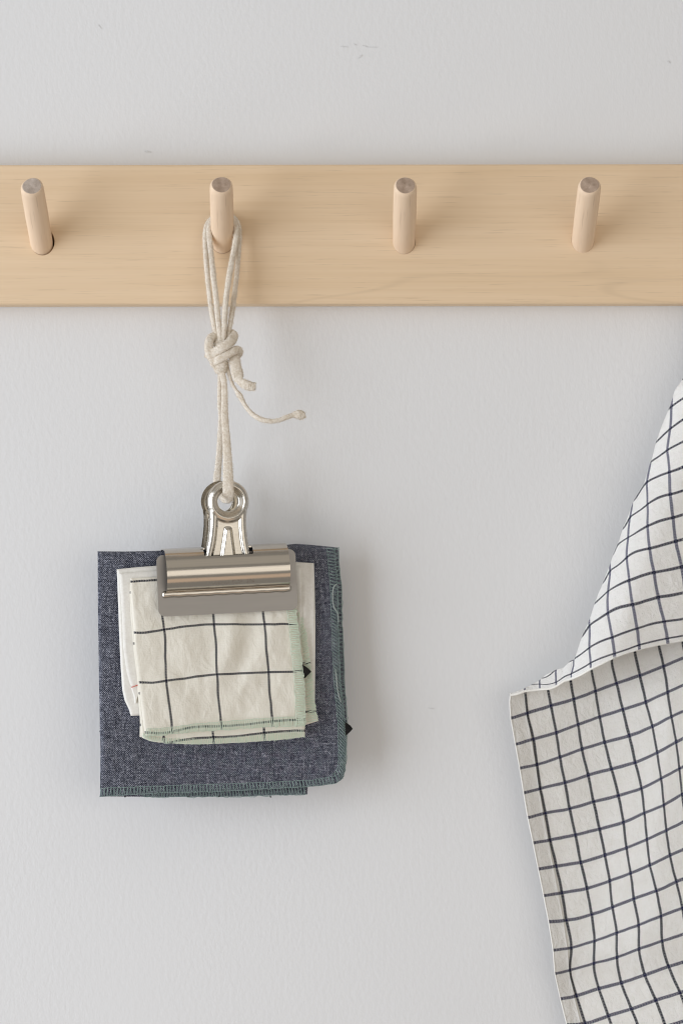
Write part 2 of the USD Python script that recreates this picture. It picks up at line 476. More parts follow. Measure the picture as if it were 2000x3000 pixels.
# extrude runs along z with the profile in xy: turn (a, b, c) into (x = c, y = a, z = b)
board = board.transform(np.array([[0, 0, 1, -0.36], [1, 0, 0, 0], [0, 1, 0, 0]], float))
tilt = math.radians(0.07)
pegs = [((121, 707), (93, 544), 'grey'), ((652, 704), (648, 540), 'brown'), ((1183, 706), (1187, 542), 'brown'), ((1707, 703), (1727, 541), 'brown'), ((2238, 702), (2268, 541), 'brown')]
TIP_Y = -0.0648
PR = 0.0062
hole_offsets = [(0.0011, 0.0003), (0, 0), (0.0002, 0), (0, 0), (0, 0)]
axes = []
for (b, t, _), (ox, oz) in zip(pegs, hole_offsets):
    p0, p1 = at(*b, BOARD_Y), at(*t, TIP_Y)
    d = (p1 - p0) / np.linalg.norm(p1 - p0)
    axes.append((p0, p1, d))
    x = np.cross([0, 0, 1.0], d)
    x /= np.linalg.norm(x)
    y = np.cross(d, x)
    c = m3.Manifold.cylinder(0.022, PR + 0.0001 + (0.0004 if ox > 0.001 else 0), -1, 48)
    o = p0 - d * 0.012 + np.array([ox * 0.55, 0, oz])
    board = board - c.transform(np.stack([x, y, d, o], 1))
mid = (zt + zb) / 2
bv, bf, _ = meshkit.arrays(board)
bm = part('board', (bv - [0, 0, mid], bf), M['board'], rail, smooth=25)
UsdGeom.Xformable(bm).AddTranslateOp().Set(Gf.Vec3d(0, 0, mid))
UsdGeom.Xformable(bm).AddRotateYOp().Set(-0.08)
labels = ['peg with a grey worn end', None, None, None, None]
for k, ((p0, p1, d), (_, _, kind)) in enumerate(zip(axes, pegs)):
    x = np.cross([0, 0, 1.0], d)
    x /= np.linalg.norm(x)
    y = np.cross(d, x)
    L = np.linalg.norm(p1 - p0)
    r = np.random.default_rng(40 + k)
    profile = np.array([(PR * 0.97, -0.010), (PR, 0.0), (PR * 1.0, 0.012), (PR * 1.02, L * 0.5), (PR * 1.0, L - 0.0040), (PR * 0.985, L - 0.0022), (PR * 0.95, L - 0.0011), (PR * 0.89, L - 0.0003), (PR * 0.81, L + 0.00)])
    n = 48
    a = np.linspace(0, 2 * np.pi, n, endpoint=False)
    v = np.stack([profile[:, 0][:, None] * np.cos(a), profile[:, 0][:, None] * np.sin(a), np.repeat(profile[:, 1][:, None], n, 1)], -1)
    v[-3:, :, 2] += (0.00025 * np.sin(a * 2 + k) + 0.0002 * np.cos(a + 2 * k))[None]
    i = np.arange(v.shape[0] * n).reshape(-1, n)
    j = np.roll(i, -1, 1)
    q = np.stack([i[:-1], j[:-1], j[1:], i[1:]], -1).reshape(-1, 4)
    # the peg's own length becomes the material's grain axis (x)
    loc = v.reshape(-1, 3)[:, [2, 0, 1]]
    q = np.vstack([q[:, [0, 1, 2]], q[:, [0, 2, 3]]])
    pg = part('peg', (loc, q), M['peg'], rail, smooth=50, label=labels[k])
    mtx = np.eye(4)
    mtx[0, :3], mtx[1, :3], mtx[2, :3], mtx[3, :3] = d, x, y, p0
    UsdGeom.Xformable(pg).AddTransformOp().Set(Gf.Matrix4d(*mtx.ravel().tolist()))
    # sawn end: a slightly uneven disc with a dark rim
    rings = [(1.0, 0.0), (0.93, 0.00005), (0.6, 0.00012), (0.25, 0.00014)]
    base = v[-1]
    vv = [base * [s, s, 1] + [0, 0, h] for s, h in rings] + [np.array([[0, 0, base[:, 2].mean() + 0.00015]])]
    vv = np.vstack(vv)
    q2 = []
    for m in range(len(rings) - 1):
        i0, j0 = np.arange(n) + m * n, np.roll(np.arange(n), -1) + m * n
        q2 += [np.stack([i0, j0, j0 + n], 1), np.stack([i0, j0 + n, i0 + n], 1)]
    i0, j0 = np.arange(n) + 3 * n, np.roll(np.arange(n), -1) + 3 * n
    q2.append(np.stack([i0, j0, np.full(n, 4 * n)], 1))
    part('end_face', (vv[:, [2, 0, 1]], np.vstack(q2)), M['end_' + kind], pg, smooth=40)

# ---------------------------------------------------------------- cotton cord
cord = thing('cotton_cord', 'flat cream cotton cord looped over the second peg and knotted with two loose tails', 'cord')


def Z3(x, y, f):      # points read off one enlargement of the photo, with their distance f (mm) in front of the wall
    p = zoomed([x, y], 550, 600, 3.6175)
    return at(p[0], p[1], -f / 1000)


def Z7(x, y, f):
    p = zoomed([x, y], 570, 950, 7.84)
    return at(p[0], p[1], -f / 1000)


def Z4(x, y, f):
    p = zoomed([x, y], 540, 1200, 4.703)
    return at(p[0], p[1], -f / 1000)


KF = 37.0   # the knot's distance from the wall, mm
loop_a = [Z3(325, 1560, KF), Z3(318, 1440, KF), Z3(290, 1330, KF), Z3(255, 1150, KF - 1), Z3(228, 950, KF - 2), Z3(203, 700, KF - 4), Z3(185, 450, 28), Z3(184, 300, 26), Z3(205, 205, 25),
          Z3(260, 135, 24.5), Z3(360, 95, 24.0), Z3(460, 115, 24.2), Z3(522, 180, 24.6), Z3(548, 300, 26), Z3(540, 480, 27), Z3(518, 740, 29), Z3(492, 960, 30), Z3(468, 1150, KF - 1), Z3(434, 1340, KF), Z3(408, 1440, KF), Z3(395, 1560, KF)]
loop_b = [Z3(352, 1560, KF + 2), Z3(345, 1440, KF + 2), Z3(325, 1250, KF + 1.5), Z3(305, 1040, KF + 0.5), Z3(275, 780, KF - 1), Z3(245, 520, 30), Z3(228, 330, 29), Z3(232, 220, 28.2),
          Z3(275, 145, 27.5), Z3(365, 105, 27), Z3(450, 130, 27.5), Z3(503, 205, 28.5), Z3(512, 320, 29.5), Z3(488, 490, 30.5), Z3(445, 720, KF), Z3(412, 940, KF + 1), Z3(395, 1140, KF + 2), Z3(383, 1340, KF + 2), Z3(372, 1440, KF + 2), Z3(365, 1560, KF + 2)]
part('loop_strand', tube(spline(loop_a, 260), 0.00125, 0.0017, 14, braid=0.06, seed=1), M['cord'], cord, smooth=60)
part('loop_strand', tube(spline(loop_b, 260), 0.00150, 0.0016, 14, braid=0.06, seed=2), M['cord'], cord, smooth=60)
kL = [Z7(500, 330, KF - 1), Z7(435, 280, KF + 1), Z7(355, 350, KF + 3), Z7(325, 490, KF + 4.5), Z7(345, 640, KF + 4.6), Z7(420, 790, KF + 4), Z7(505, 930, KF + 3), Z7(570, 1060, KF + 1.5)]
kA = [Z7(330, 760, KF + 2), Z7(420, 655, KF + 5), Z7(550, 585, KF + 6.6), Z7(690, 500, KF + 7.2), Z7(810, 410, KF + 6.4), Z7(880, 320, KF + 4.2), Z7(880, 245, KF + 1), Z7(810, 235, KF - 2)]
kB = [Z7(400, 880, KF + 2.0), Z7(510, 830, KF + 5), Z7(660, 745, KF + 6.2), Z7(820, 650, KF + 6), Z7(950, 590, KF + 4.6), Z7(1015, 620, KF + 2), Z7(990, 690, KF - 1.5), Z7(900, 740, KF - 3)]
kC = [Z7(560, 380, KF), Z7(600, 550, KF + 3), Z7(610, 750, KF + 3.6), Z7(600, 930, KF + 3), Z7(600, 1080, KF + 1)]
kD = [Z7(900, 560, KF + 3), Z7(760, 700, KF + 4.5), Z7(650, 800, KF + 4.5), Z7(560, 900, KF + 4)]
knot = join([tube(spline(kL, 90), 0.0024, 0.0015, 16, braid=0.055, seed=3), tube(spline(kA, 110), 0.0025, 0.0014, 16, braid=0.055, seed=4),
             tube(spline(kB, 110), 0.0022, 0.0014, 16, braid=0.055, seed=5), tube(spline(kC, 80), 0.0034, 0.0024, 16, braid=0.055, seed=6)])
part('knot', knot, M['cord'], cord, smooth=60)
t1 = [Z7(900, 640, KF + 2), Z7(905, 760, KF + 3), Z7(930, 900, KF + 4.0), Z7(965, 1040, KF + 5), Z7(985, 1160, KF + 5.5), Z7(1030, 1280, KF + 6), Z7(1140, 1370, KF + 6.5), Z7(1280, 1420, KF + 6.5), Z7(1375, 1440, KF + 6)]
s = np.linspace(0, 1, 110)
w1 = np.interp(s, [0, 0.2, 0.45, 0.6, 0.66, 0.75, 0.9, 1.0], [2.2, 2.9, 3.1, 2.7, 2.1, 2.7, 2.5, 2.4]) / 1000
tl1 = part('tail', tube(spline(t1, 110), w1, 0.0012, 16, braid=0.08, seed=7, twist=np.interp(s, [0, 0.55, 0.75, 1], [0, 0.0, 0.5, 0.25])), M['cord'], cord, smooth=60, label='short wide tail with a frayed end')
t2 = [Z3(395, 1640, KF + 1), Z3(420, 1730, KF + 1), Z3(455, 1850, KF + 1.5), Z3(500, 1950, KF + 2.5), Z3(548, 2020, KF + 3.5), Z3(610, 2130, KF + 6), Z3(700, 2230, KF + 9), Z3(820, 2285, KF + 11), Z3(950, 2285, KF + 11),
      Z3(1050, 2250, KF + 10), Z3(1130, 2225, KF + 9), Z3(1175, 2225, KF + 8.5), Z3(1235, 2232, KF + 8)]
s = np.linspace(0, 1, 150)
w2 = np.interp(s, [0, 0.15, 0.27, 0.33, 0.4, 0.6, 0.8, 0.90, 0.935, 0.965, 0.99, 1.0], [1.3, 0.9, 0.8, 1.55, 1.1, 1.2, 1.15, 1.3, 2.3, 2.75, 2.3, 1.5]) / 1000
part('tail', tube(spline(t2, 150), w2, np.interp(s, [0, 0.9, 0.95, 1], [1.1, 1.1, 2.2, 2.0]) / 1000, 16, braid=0.07, seed=8), M['cord'], cord, smooth=60, label='long thin tail curving right to a knotted end')
h1 = [Z7(600, 980, KF + 2), Z7(640, 1150, KF + 2.5), Z3(385, 1900, KF + 2.5), Z3(390, 2150, KF + 3), Z4(555, 60, KF + 4), Z4(570, 300, KF + 6), Z4(590, 600, KF + 9), Z4(602, 900, KF + 12.5), Z4(604, 1080, KF + 14.0), Z4(602, 1170, KF + 12), Z4(590, 1215, KF + 6), Z4(575, 1215, KF + 1), Z4(560, 1190, KF - 2)]
s = np.linspace(0, 1, 170)
w = np.interp(s, [0, 0.1, 0.3, 0.55, 0.8, 1], [1.5, 1.6, 1.85, 2.2, 3.0, 3.0]) / 1000
part('hanging_strand', tube(spline(h1, 170), w, 0.0009, 14, braid=0.055, seed=9), M['cord'], cord, smooth=60)
h2 = [Z7(560, 980, KF), Z7(575, 1150, KF), Z3(338, 1900, KF), Z3(340, 2150, KF - 1), Z4(500, 60, KF - 2), Z4(497, 300, KF - 5), Z4(485, 550, KF - 9), Z4(465, 800, KF - 14), Z4(450, 960, KF - 18), Z4(455, 1060, KF - 20), Z4(490, 1150, KF - 19), Z4(530, 1200, KF - 12), Z4(560, 1215, KF - 2)]
w = np.interp(s, [0, 0.1, 0.3, 0.55, 0.75, 1], [1.0, 1.1, 1.3, 1.7, 2.2, 2.2]) / 1000
part('hanging_strand', tube(spline(h2, 170), w, 0.0009, 14, braid=0.055, seed=10), M['cord'], cord, smooth=60)

# loose fibres at the frayed ends
r = np.random.default_rng(5)
fib = []
for base, d0, num, spread in ((Z7(1375, 1435, KF + 6.3), np.array([1, -0.1, -0.12]), 26, 0.0021), (Z3(1240, 2232, KF + 8), np.array([1, -0.1, 0.0]), 14, 0.0017)):
    for _ in range(num):
        o = base + np.array([-0.0006, r.normal() * 0.0006, r.uniform(-1, 1) * spread])
        dd = d0 + r.normal(size=3) * 0.35
        p = o + dd / np.linalg.norm(dd) * np.linspace(0, r.uniform(0.0008, 0.0018), 4)[:, None]
        fib.append(tube(p, 0.00011, None, 4))
part('frayed_fibres', join(fib), M['cord'], tl1, smooth=60, kind='stuff')

# cotton fuzz standing off the cord's surface
r = np.random.default_rng(21)
start, hair = [], []
for name in ('loop_strand', 'loop_strand_001', 'knot', 'tail', 'tail_001', 'hanging_strand', 'hanging_strand_001'):
    prim = UsdGeom.Mesh(stage.GetPrimAtPath('/World/cotton_cord/' + name))
    tm = trimesh.Trimesh(np.array(prim.GetPointsAttr().Get()), np.array(prim.GetFaceVertexIndicesAttr().Get()).reshape(-1, 3), process=False)
    num = int(tm.area * 2.6e6)
    p, fi = trimesh.sample.sample_surface(tm, num, seed=7)
    nn = tm.face_normals[fi]
    dd = nn + r.normal(size=nn.shape) * 0.75
    dd /= np.linalg.norm(dd, axis=1, keepdims=True)
    ln = r.uniform(0.0003, 0.0011, num)[:, None]
    bend = r.normal(size=nn.shape) * 0.00025
    hair.append(np.stack([p - nn * 0.0001, p + dd * ln * 0.5 + bend, p + dd * ln], 1))
hair = np.concatenate(hair)
bc = UsdGeom.BasisCurves.Define(stage, path_for('fuzz', cord))
bc.CreateTypeAttr('linear')
bc.CreatePointsAttr(Vt.Vec3fArray.FromNumpy(hair.reshape(-1, 3).astype(np.float32)))
bc.CreateCurveVertexCountsAttr(Vt.IntArray.FromNumpy(np.full(len(hair), 3, np.int32)))
bc.CreateWidthsAttr(Vt.FloatArray([0.00005]))
bc.SetWidthsInterpolation('constant')
UsdShade.MaterialBindingAPI.Apply(bc.GetPrim()).Bind(M['cord'])
data(bc.GetPrim(), kind='stuff')

# ---------------------------------------------------------------- bulldog clip
clip = thing('bulldog_clip', 'steel bulldog clip hanging from the cord and gripping the folded napkins', 'clip')
CY = -0.0425
yaw, roll = math.radians(10), math.radians(2.6)
ex = np.array([math.cos(yaw), math.sin(yaw), 0.0])
ef = np.array([math.sin(yaw), -math.cos(yaw), 0.0])
ez = np.array([0, 0, 1.0])
X, Zv = ex * math.cos(roll) + ez * math.sin(roll), ez * math.cos(roll) - ex * math.sin(roll)
mtx = np.eye(4)
mtx[0, :3], mtx[1, :3], mtx[2, :3], mtx[3, :3] = X, -ef, Zv, at(667, 1738, CY)
UsdGeom.Xformable(clip).AddTransformOp().Set(Gf.Matrix4d(*mtx.ravel().tolist()))
# inside the clip: x across, y away from the camera (so forward is -y), z up, metres
mm = 0.001


def plate(w0, w1, z0, z1, rad, y0, t):
    c = m3.CrossSection([[(w0 + rad, z0 + rad), (w1 - rad, z0 + rad), (w1 - rad, z1 - rad), (w0 + rad, z1 - rad)]]).offset(rad, m3.JoinType.Round, 2, 64)
    p = m3.Manifold.extrude(c, t)
    return p.transform(np.array([[1, 0, 0, 0], [0, 0, 1, y0], [0, 1, 0, 0]], float))


def flip_if_needed(m):
    return m


GAP = 17.0    # between the two jaws, mm
jaw = plate(-38 * mm, 38 * mm, -10.9 * mm, 22.3 * mm, 3.6 * mm, 0.0, 0.8 * mm)
part('front_jaw', jaw, M['steel_jaw'], clip, smooth=30)
part('back_jaw', plate(-38 * mm, 38 * mm, -10.9 * mm, 22.3 * mm, 3.6 * mm, GAP * mm, 0.8 * mm), M['steel_jaw'], clip, smooth=30)
# the rolled body: a bent sheet from the front crease over the top to the back crease
fr = [(-0.3, 2.2), (-1.8, 2.4), (-4.4, 3.2), (-6.8, 5.2), (-8.3, 8.0), (-9.0, 11.0), (-8.9, 14.2), (-7.9, 17.4), (-6.0, 20.4), (-3.4, 22.9), (-0.2, 24.6), (3.0, 25.4)]
mid_y = GAP / 2 + 0.4
full = [(y, z) for y, z in fr] + [(mid_y, 25.6)] + [(2 * mid_y - y, z) for y, z in fr[::-1]]
cur = spline(np.array([(y, z, 0) for y, z in full]) * mm, 150)[:, :2]
tan = np.gradient(cur, axis=0)
tan /= np.linalg.norm(tan, axis=1, keepdims=True)
nrm = np.stack([-tan[:, 1], tan[:, 0]], 1)
inner = cur - nrm * 0.0 + np.stack([tan[:, 1], -tan[:, 0]], 1) * 0.7 * mm
sec = m3.CrossSection([np.vstack([cur, inner[::-1]]).tolist()], m3.FillRule.NonZero)
body = m3.Manifold.extrude(sec, 67 * mm, 24)
body = body.transform(np.array([[0, 0, 1, -33.5 * mm], [1, 0, 0, 0], [0, 1, 0, 0]], float))
for sgn in (1, -1):
    c = m3.CrossSection([[(-11.6 * mm, 21.6 * mm), (13.4 * mm, 21.6 * mm), (13.4 * mm, 24.2 * mm), (-11.6 * mm, 24.2 * mm)]]).offset(0.9 * mm, m3.JoinType.Round, 2, 24)
    slot = m3.Manifold.extrude(c, 12 * mm)
    y0 = -11 * mm if sgn == 1 else (2 * mid_y - 1) * mm
    body = body - slot.transform(np.array([[1, 0, 0, 0], [0, 0, 1, y0], [0, 1, 0, 0]], float))
bd = part('rolled_body', body, M['steel_sheet'], clip, smooth=32)
# pressed crease where the roll meets the jaw, waving along its lower edge
xs = np.linspace(-35.8, 34.8, 200)
lobes = 0.14 * np.sin(xs * 0.78)
half = np.interp(xs, [-35.8, -35.0, 34.0, 34.8], [0.9, 1.9, 1.9, 0.9])
strip = np.stack([xs, np.full(200, 0.1), 1.0 + lobes * 0.5], 1) * mm
part('crease', tube(strip, (half + lobes * -0.5) * mm, half * 0.95 * mm, 20), M['steel_sheet'], clip, smooth=60)
# stamped lettering on the roll: follows its curve
stamp = []
for text, x0 in (('CLIP', 1.5), ('304', 9.2)):
    tm = meshkit.text_mesh(text, 1.75 * mm, 0.0002)
    v = np.array(tm.vertices)
    zz = 5.3 * mm + v[:, 1]
    order = np.argsort(cur[:60, 1])
    yy = np.interp(zz, cur[:60, 1][order], cur[:60, 0][order])
    tm.vertices = np.stack([x0 * mm + v[:, 0], yy - 0.00006 - v[:, 2] * 0.3 + 0.0001, zz], 1)
    stamp.append(tm)
r = np.random.default_rng(3)
for k in range(7):      # a first word too worn to read: strokes only
    x0 = -8.6 + k * 1.35
    for dx in (0, 0.55):
        zz = np.linspace(5.2, 5.2 + r.uniform(1.0, 1.7), 5)
        yy = np.interp(zz * mm, cur[:60, 1][order], cur[:60, 0][order])
        stamp.append(tube(np.stack([np.full(5, (x0 + dx + r.normal() * 0.08) * mm), yy, zz * mm], 1), 0.00009, None, 5))
part('stamped_lettering', join(stamp), M['stamp'], bd, smooth=False)


def handle_mesh():
    """A pressed steel handle: rounded rim, recessed panel, raised finger and a funnelled eye. s across, t up, h out of its face (mm)."""
    tt = np.array([-4, 0, 3, 7, 11, 16, 20, 22.2, 24])
    ww = np.array([12.9, 12.5, 11.9, 11.1, 10.5, 10.05, 9.95, 10.05, 10.35])
    RC, RT = 11.35, 29.4
    right = [(w, t) for w, t in zip(ww, tt)]
    a0 = math.atan2(24.6 - RT, 10.3)
    arc = [(RC * math.cos(a), RT + RC * math.sin(a)) for a in np.linspace(a0, math.pi - a0, 70)]
    poly = Polygon(right + arc + [(-x, t) for x, t in right[::-1]]).buffer(0)
    hole = Point(0, RT).buffer(5.6, 48)
    shape = poly.difference(hole)
    pts = []
    for ring in [shape.exterior] + list(shape.interiors):
        L = ring.length
        pts += [ring.interpolate(d).coords[0] for d in np.arange(0, L, 0.3)]
    nb = len(pts)
    xs, ys = np.meshgrid(np.arange(-13, 13.01, 0.36), np.arange(-4, 41.5, 0.36))
    cand = np.stack([xs.ravel(), ys.ravel()], 1)
    inside = shapely.contains_xy(shape.buffer(-0.2), cand[:, 0], cand[:, 1])
    pts = np.vstack([np.array(pts), cand[inside]])
    tri = Delaunay(pts).simplices
    c = pts[tri].mean(1)
    tri = tri[shapely.contains_xy(shape, c[:, 0], c[:, 1])]
    a = pts[tri]
    area = (a[:, 1, 0] - a[:, 0, 0]) * (a[:, 2, 1] - a[:, 0, 1]) - (a[:, 2, 0] - a[:, 0, 0]) * (a[:, 1, 1] - a[:, 0, 1])
    tri = np.where((area < 0)[:, None], tri[:, ::-1], tri)
    tri = tri[np.abs(area) > 1e-6]
    ext = LineString(poly.exterior.coords)
    sm = lambda x, p, q: (lambda k: k * k * (3 - 2 * k))(np.clip((x - p) / (q - p), 0, 1))
    s_, t_ = pts[:, 0], pts[:, 1]
    d = shapely.distance(ext, shapely.points(pts))
    d = np.where(t_ < 3, np.minimum(np.interp(t_, tt, ww) - np.abs(s_), 50), d)
    edge = np.clip(d / 2.6, 0, 1)
    h = 2.4 * np.sqrt(np.clip(1 - (1 - edge) ** 2, 0, 1)) - 0.9      # rim rolled back at the border
    rr = np.hypot(s_, t_ - RT)
    recess = sm(d, 3.0, 4.4) * sm(rr, 10.2, 11.6) * (t_ < RT)
    h -= 1.25 * recess
    fw = np.interp(t_, [0, 15], [4.4, 2.3])
    finger = sm(fw - np.abs(s_), 0.0, 1.9) * sm(16.2 - t_, 0, 2.4)
    h += 1.55 * finger * recess
    fun = sm(rr, 8.9, 5.7)
    h -= 3.4 * fun ** 1.3
    h += 0.35 * np.exp(-((rr - 8.9) / 0.7) ** 2)
    front = np.stack([s_, t_, h], 1)
    back = np.stack([s_, t_, h - 0.7], 1)
    n = len(pts)
    e = np.sort(np.vstack([tri[:, [0, 1]], tri[:, [1, 2]], tri[:, [2, 0]]]), 1)
    uq, cnt = np.unique(e, axis=0, return_counts=True)
    dire = {(x, y) for q in tri for x, y in ((q[0], q[1]), (q[1], q[2]), (q[2], q[0]))}
    rim = []
    for x, y in uq[cnt == 1]:
        if (x, y) not in dire:
            x, y = y, x
        rim += [(x, x + n, y + n), (x, y + n, y)]
    f = np.vstack([tri, tri[:, ::-1] + n, np.array(rim)])
    return np.vstack([front, back]) * mm, f


hv, hf = handle_mesh()


def place_handle(front, tilt_deg, base_y, label=None):
    a, c = math.radians(tilt_deg), math.radians(-2.4)
    v = hv.copy()
    s_, t_, h_ = v.T
    s_, t_ = s_ * math.cos(c) + t_ * -math.sin(c), t_ * math.cos(c) + s_ * math.sin(c)
    out = -1 if front else 1
    y = base_y * mm + out * (h_ * math.cos(a) + t_ * math.sin(a))
    z = 20.4 * mm + t_ * math.cos(a) - h_ * math.sin(a)
    f = hf if front else hf[:, ::-1]
    part('handle', (np.stack([s_ + 0.6 * mm, y, z], 1), f), M['steel_shine'], clip, smooth=45, label=label)


place_handle(True, 5.0, -2.9, 'front handle with a round eye')
place_handle(False, 4.0, 2 * mid_y + 3.5)

# ---------------------------------------------------------------- napkins
def overlock(edge, inner, step, rad, lift, jitter=1.2, seed=0, chain=True):
    """Overlock stitches between the cloth's edge and an inner line (photo pixels); lift(px, py) is the thread's distance from the wall."""
    e, q = np.asarray(edge, float), np.asarray(inner, float)
    n = max(4, int(np.linalg.norm(np.diff(e, axis=0), axis=1).sum() / step))
    A, B = resample(e, n), resample(q, n)
    r = np.random.default_rng(seed)
    A += r.normal(size=A.shape) * jitter
    B += r.normal(size=B.shape) * jitter * 0.6
    out = []
    for k in range(n - 1):
        for p, w in ((A[k], B[k]), (B[k], 0.5 * (A[k] + A[k + 1]))):
            line = p + (w - p) * np.linspace(0, 1, 4)[:, None]
            y = lift(line[:, 0], line[:, 1])
            y = y - 0.00035 * np.sin(np.linspace(0.1, 3.0, 4)) + np.where(np.arange(4) == (0 if p is A[k] else -1), 0.0004, 0)
            out.append(tube(at(line[:, 0], line[:, 1], y), rad, None, 4, cap=False))
    if chain:
        b = resample(B, n * 2)
        b += r.normal(size=b.shape) * 0.5
        out.append(tube(at(b[:, 0], b[:, 1], lift(b[:, 0], b[:, 1]) - 0.0002), rad * 1.1, None, 5))
        a = resample(A, n * 2)
        a += r.normal(size=a.shape) * 0.7
        out.append(tube(at(a[:, 0], a[:, 1], lift(a[:, 0], a[:, 1]) + 0.0004), rad * 1.2, None, 5))
    return join(out)


# the navy napkin (at the back of the stack): three layers
def hang(px, py):      # the stack swings a little away from the wall towards its foot
    return 0.0065 * np.clip((np.asarray(py, float) - 1790) / 520, 0, 1) ** 1.3 - (np.asarray(px, float) - 667) * K * math.tan(math.radians(7))


navy = thing('navy_napkin', 'folded dark navy chambray napkin with teal stitched edges at the back of the clipped stack', 'napkin')
yN = -0.0302
nl = [(286, 1615), (287, 1800), (290, 2000), (294, 2200), (293, 2336)]
n_top = [(286, 1615), (380, 1616), (480, 1613), (600, 1609), (700, 1604), (800, 1600), (838, 1596), (870, 1593), (920, 1597), (980, 1603)]
n_right = [(980, 1603), (988, 1720), (991, 1850), (997, 2000), (1011, 2110), (1014, 2200), (1012, 2255), (1004, 2282), (985, 2296)]
n_bot = [(293, 2336), (360, 2331), (480, 2325), (600, 2322), (700, 2318), (800, 2312), (890, 2307), (940, 2303), (985, 2296)]
ex_n = lambda x, y: hang(x, y) + 0.0012 * np.exp(-((x - 860) / 60) ** 2) * np.exp(-((y - 1640) / 50) ** 2)
v, f, uv = panel(nl, n_right, n_top, n_bot, yN, 0.0024, 110, 120, bulge=0.0012, wrinkle=0.0014, seed=2, round_px=13, extra=ex_n)
part('front_layer', (v, f), M['chambray'], navy, smooth=True, uv=uv)
v, f, uv = panel([(289, 1617), (291, 1900), (297, 2325)], [(990, 1604), (1000, 1720), (1003, 1850), (1010, 2000), (1016, 2120), (1013, 2240), (1000, 2280)], [(289, 1617), (600, 1612), (840, 1600), (990, 1604)],
                 [(297, 2325), (600, 2322), (1000, 2280)], yN + 0.0027, 0.0022, 70, 90, bulge=0.0, wrinkle=0.0005, seed=3, round_px=9, extra=hang)
part('middle_layer', (v, f), M['chambray'], navy, smooth=True, uv=uv)
v, f, uv = panel([(288, 1619), (292, 1900), (300, 2334)], [(986, 1606), (990, 1800), (960, 2100), (902, 2290), (900, 2328)], [(288, 1619), (600, 1614), (986, 1606)],
                 [(300, 2334), (500, 2336), (700, 2334), (900, 2328)], yN + 0.0055, 0.0024, 70, 90, bulge=0.0, wrinkle=0.0005, seed=4, round_px=9, extra=hang)
part('back_layer', (v, f), M['chambray'], navy, smooth=True, uv=uv)
lN = lambda x, y: yN - hang(x, y) - 0.0004
bot_inner = [(296, 2310), (480, 2303), (670, 2297), (800, 2292), (915, 2286), (982, 2274)]
bot_edge = [(292, 2335), (360, 2330), (480, 2324), (600, 2321), (700, 2317), (800, 2311), (890, 2306), (940, 2302), (985, 2295)]
part('bottom_stitching', overlock(bot_edge, bot_inner, 9.6, 0.00012, lN, jitter=0.7, seed=1), M['teal'], navy, smooth=60, kind='stuff')
r_edge = [(980, 1606), (988, 1720), (991, 1850), (997, 2000), (1010, 2110), (1013, 2200), (1011, 2255), (1003, 2282), (985, 2295)]
r_inner = [(958, 1606), (967, 1720), (971, 1850), (978, 2000), (989, 2110), (992, 2200), (990, 2250), (980, 2265), (972, 2272)]
part('side_stitching', overlock(r_edge, r_inner, 9.6, 0.00012, lN, jitter=0.7, seed=2), M['teal'], navy, smooth=60, kind='stuff')
lM = lambda x, y: yN + 0.0024 - hang(x, y)
part('side_stitching', overlock([(991, 1606), (1000, 1720), (1004, 1850), (1010, 2000), (1017, 2120), (1014, 2240)], [(978, 1610), (988, 1720), (991, 1850), (997, 2000), (1008, 2120), (1006, 2240)], 12, 0.00014, lM, seed=3), M['teal'], navy, smooth=60, kind='stuff')
lB = lambda x, y: yN + 0.0052 - hang(x, y)
part('bottom_stitching', overlock([(420, 2336), (560, 2336), (700, 2335), (900, 2328)], [(420, 2318), (560, 2316), (700, 2314), (898, 2306)], 8.5, 0.00014, lB, seed=4), M['teal'], navy, smooth=60, kind='stuff')
lt = zoomed([(722, 575), (690, 600), (672, 680), (672, 780), (690, 870), (735, 950), (745, 1060)], 820, 1580, 4.354)
lt = resample(lt, 40, True)
part('loose_thread', tube(at(lt[:, 0], lt[:, 1], lN(lt[:, 0], lt[:, 1]) - 0.0008), 0.00035, None, 7, braid=0.05), M['pale'], navy, smooth=60)
lt = resample(zoomed([(705, 1660), (715, 1740), (728, 1880), (745, 1980), (780, 2080)], 820, 1580, 4.354), 40, True)
part('loose_thread', tube(at(lt[:, 0], lt[:, 1], lN(lt[:, 0], lt[:, 1]) - 0.0006), 0.00036, None, 7, braid=0.05), M['pale'], navy, smooth=60)


def label_tag(pts, y, parent):
    c = m3.CrossSection([[tuple(p) for p in pts]])
    a = np.asarray(pts, float)
    front, back = at(a[:, 0], a[:, 1], y - 0.0012), at(a[:, 0], a[:, 1], y + 0.0004)
    # a folded ribbon corner: its fold stands proud of the cloth
    n = len(a)
    ridge = at(a[:, 0].mean() - 2, a[:, 1].mean(), y - 0.0021)
    v = np.vstack([front, back, ridge])
    f = [(i, (i + 1) % n, 2 * n) for i in range(n)] + [(i, i + n, (i + 1) % n + n) for i in range(n)] + [(i, (i + 1) % n + n, (i + 1) % n) for i in range(n)] + [(n, n + i + 1, n + i) for i in range(1, n - 1)]
    part('ribbon_tag', (v, np.array(f)), M['black'], parent, smooth=False)


label_tag([(1006, 2112), (1015, 2119), (1026, 2126), (1033, 2136), (1024, 2146), (1013, 2156), (1006, 2150)], yN + 0.001 - hang(1015, 2130), navy)

# little dark yarn ends along the hem
r = np.random.default_rng(9)
yarn = []
for cx, cy in [(365, 2336), (791, 2334), (292, 2142), (550, 2335), (640, 2335)]:
    p = at(cx + np.array([0, 2, 3.5]), cy + np.array([0, 2, 1.0]) * r.choice([-1, 1]), yN + 0.002 - hang(cx, cy))
    yarn.append(tube(p, 0.0004, None, 6))
part('yarn_ends', join(yarn), M['black'], navy, smooth=60, kind='stuff')

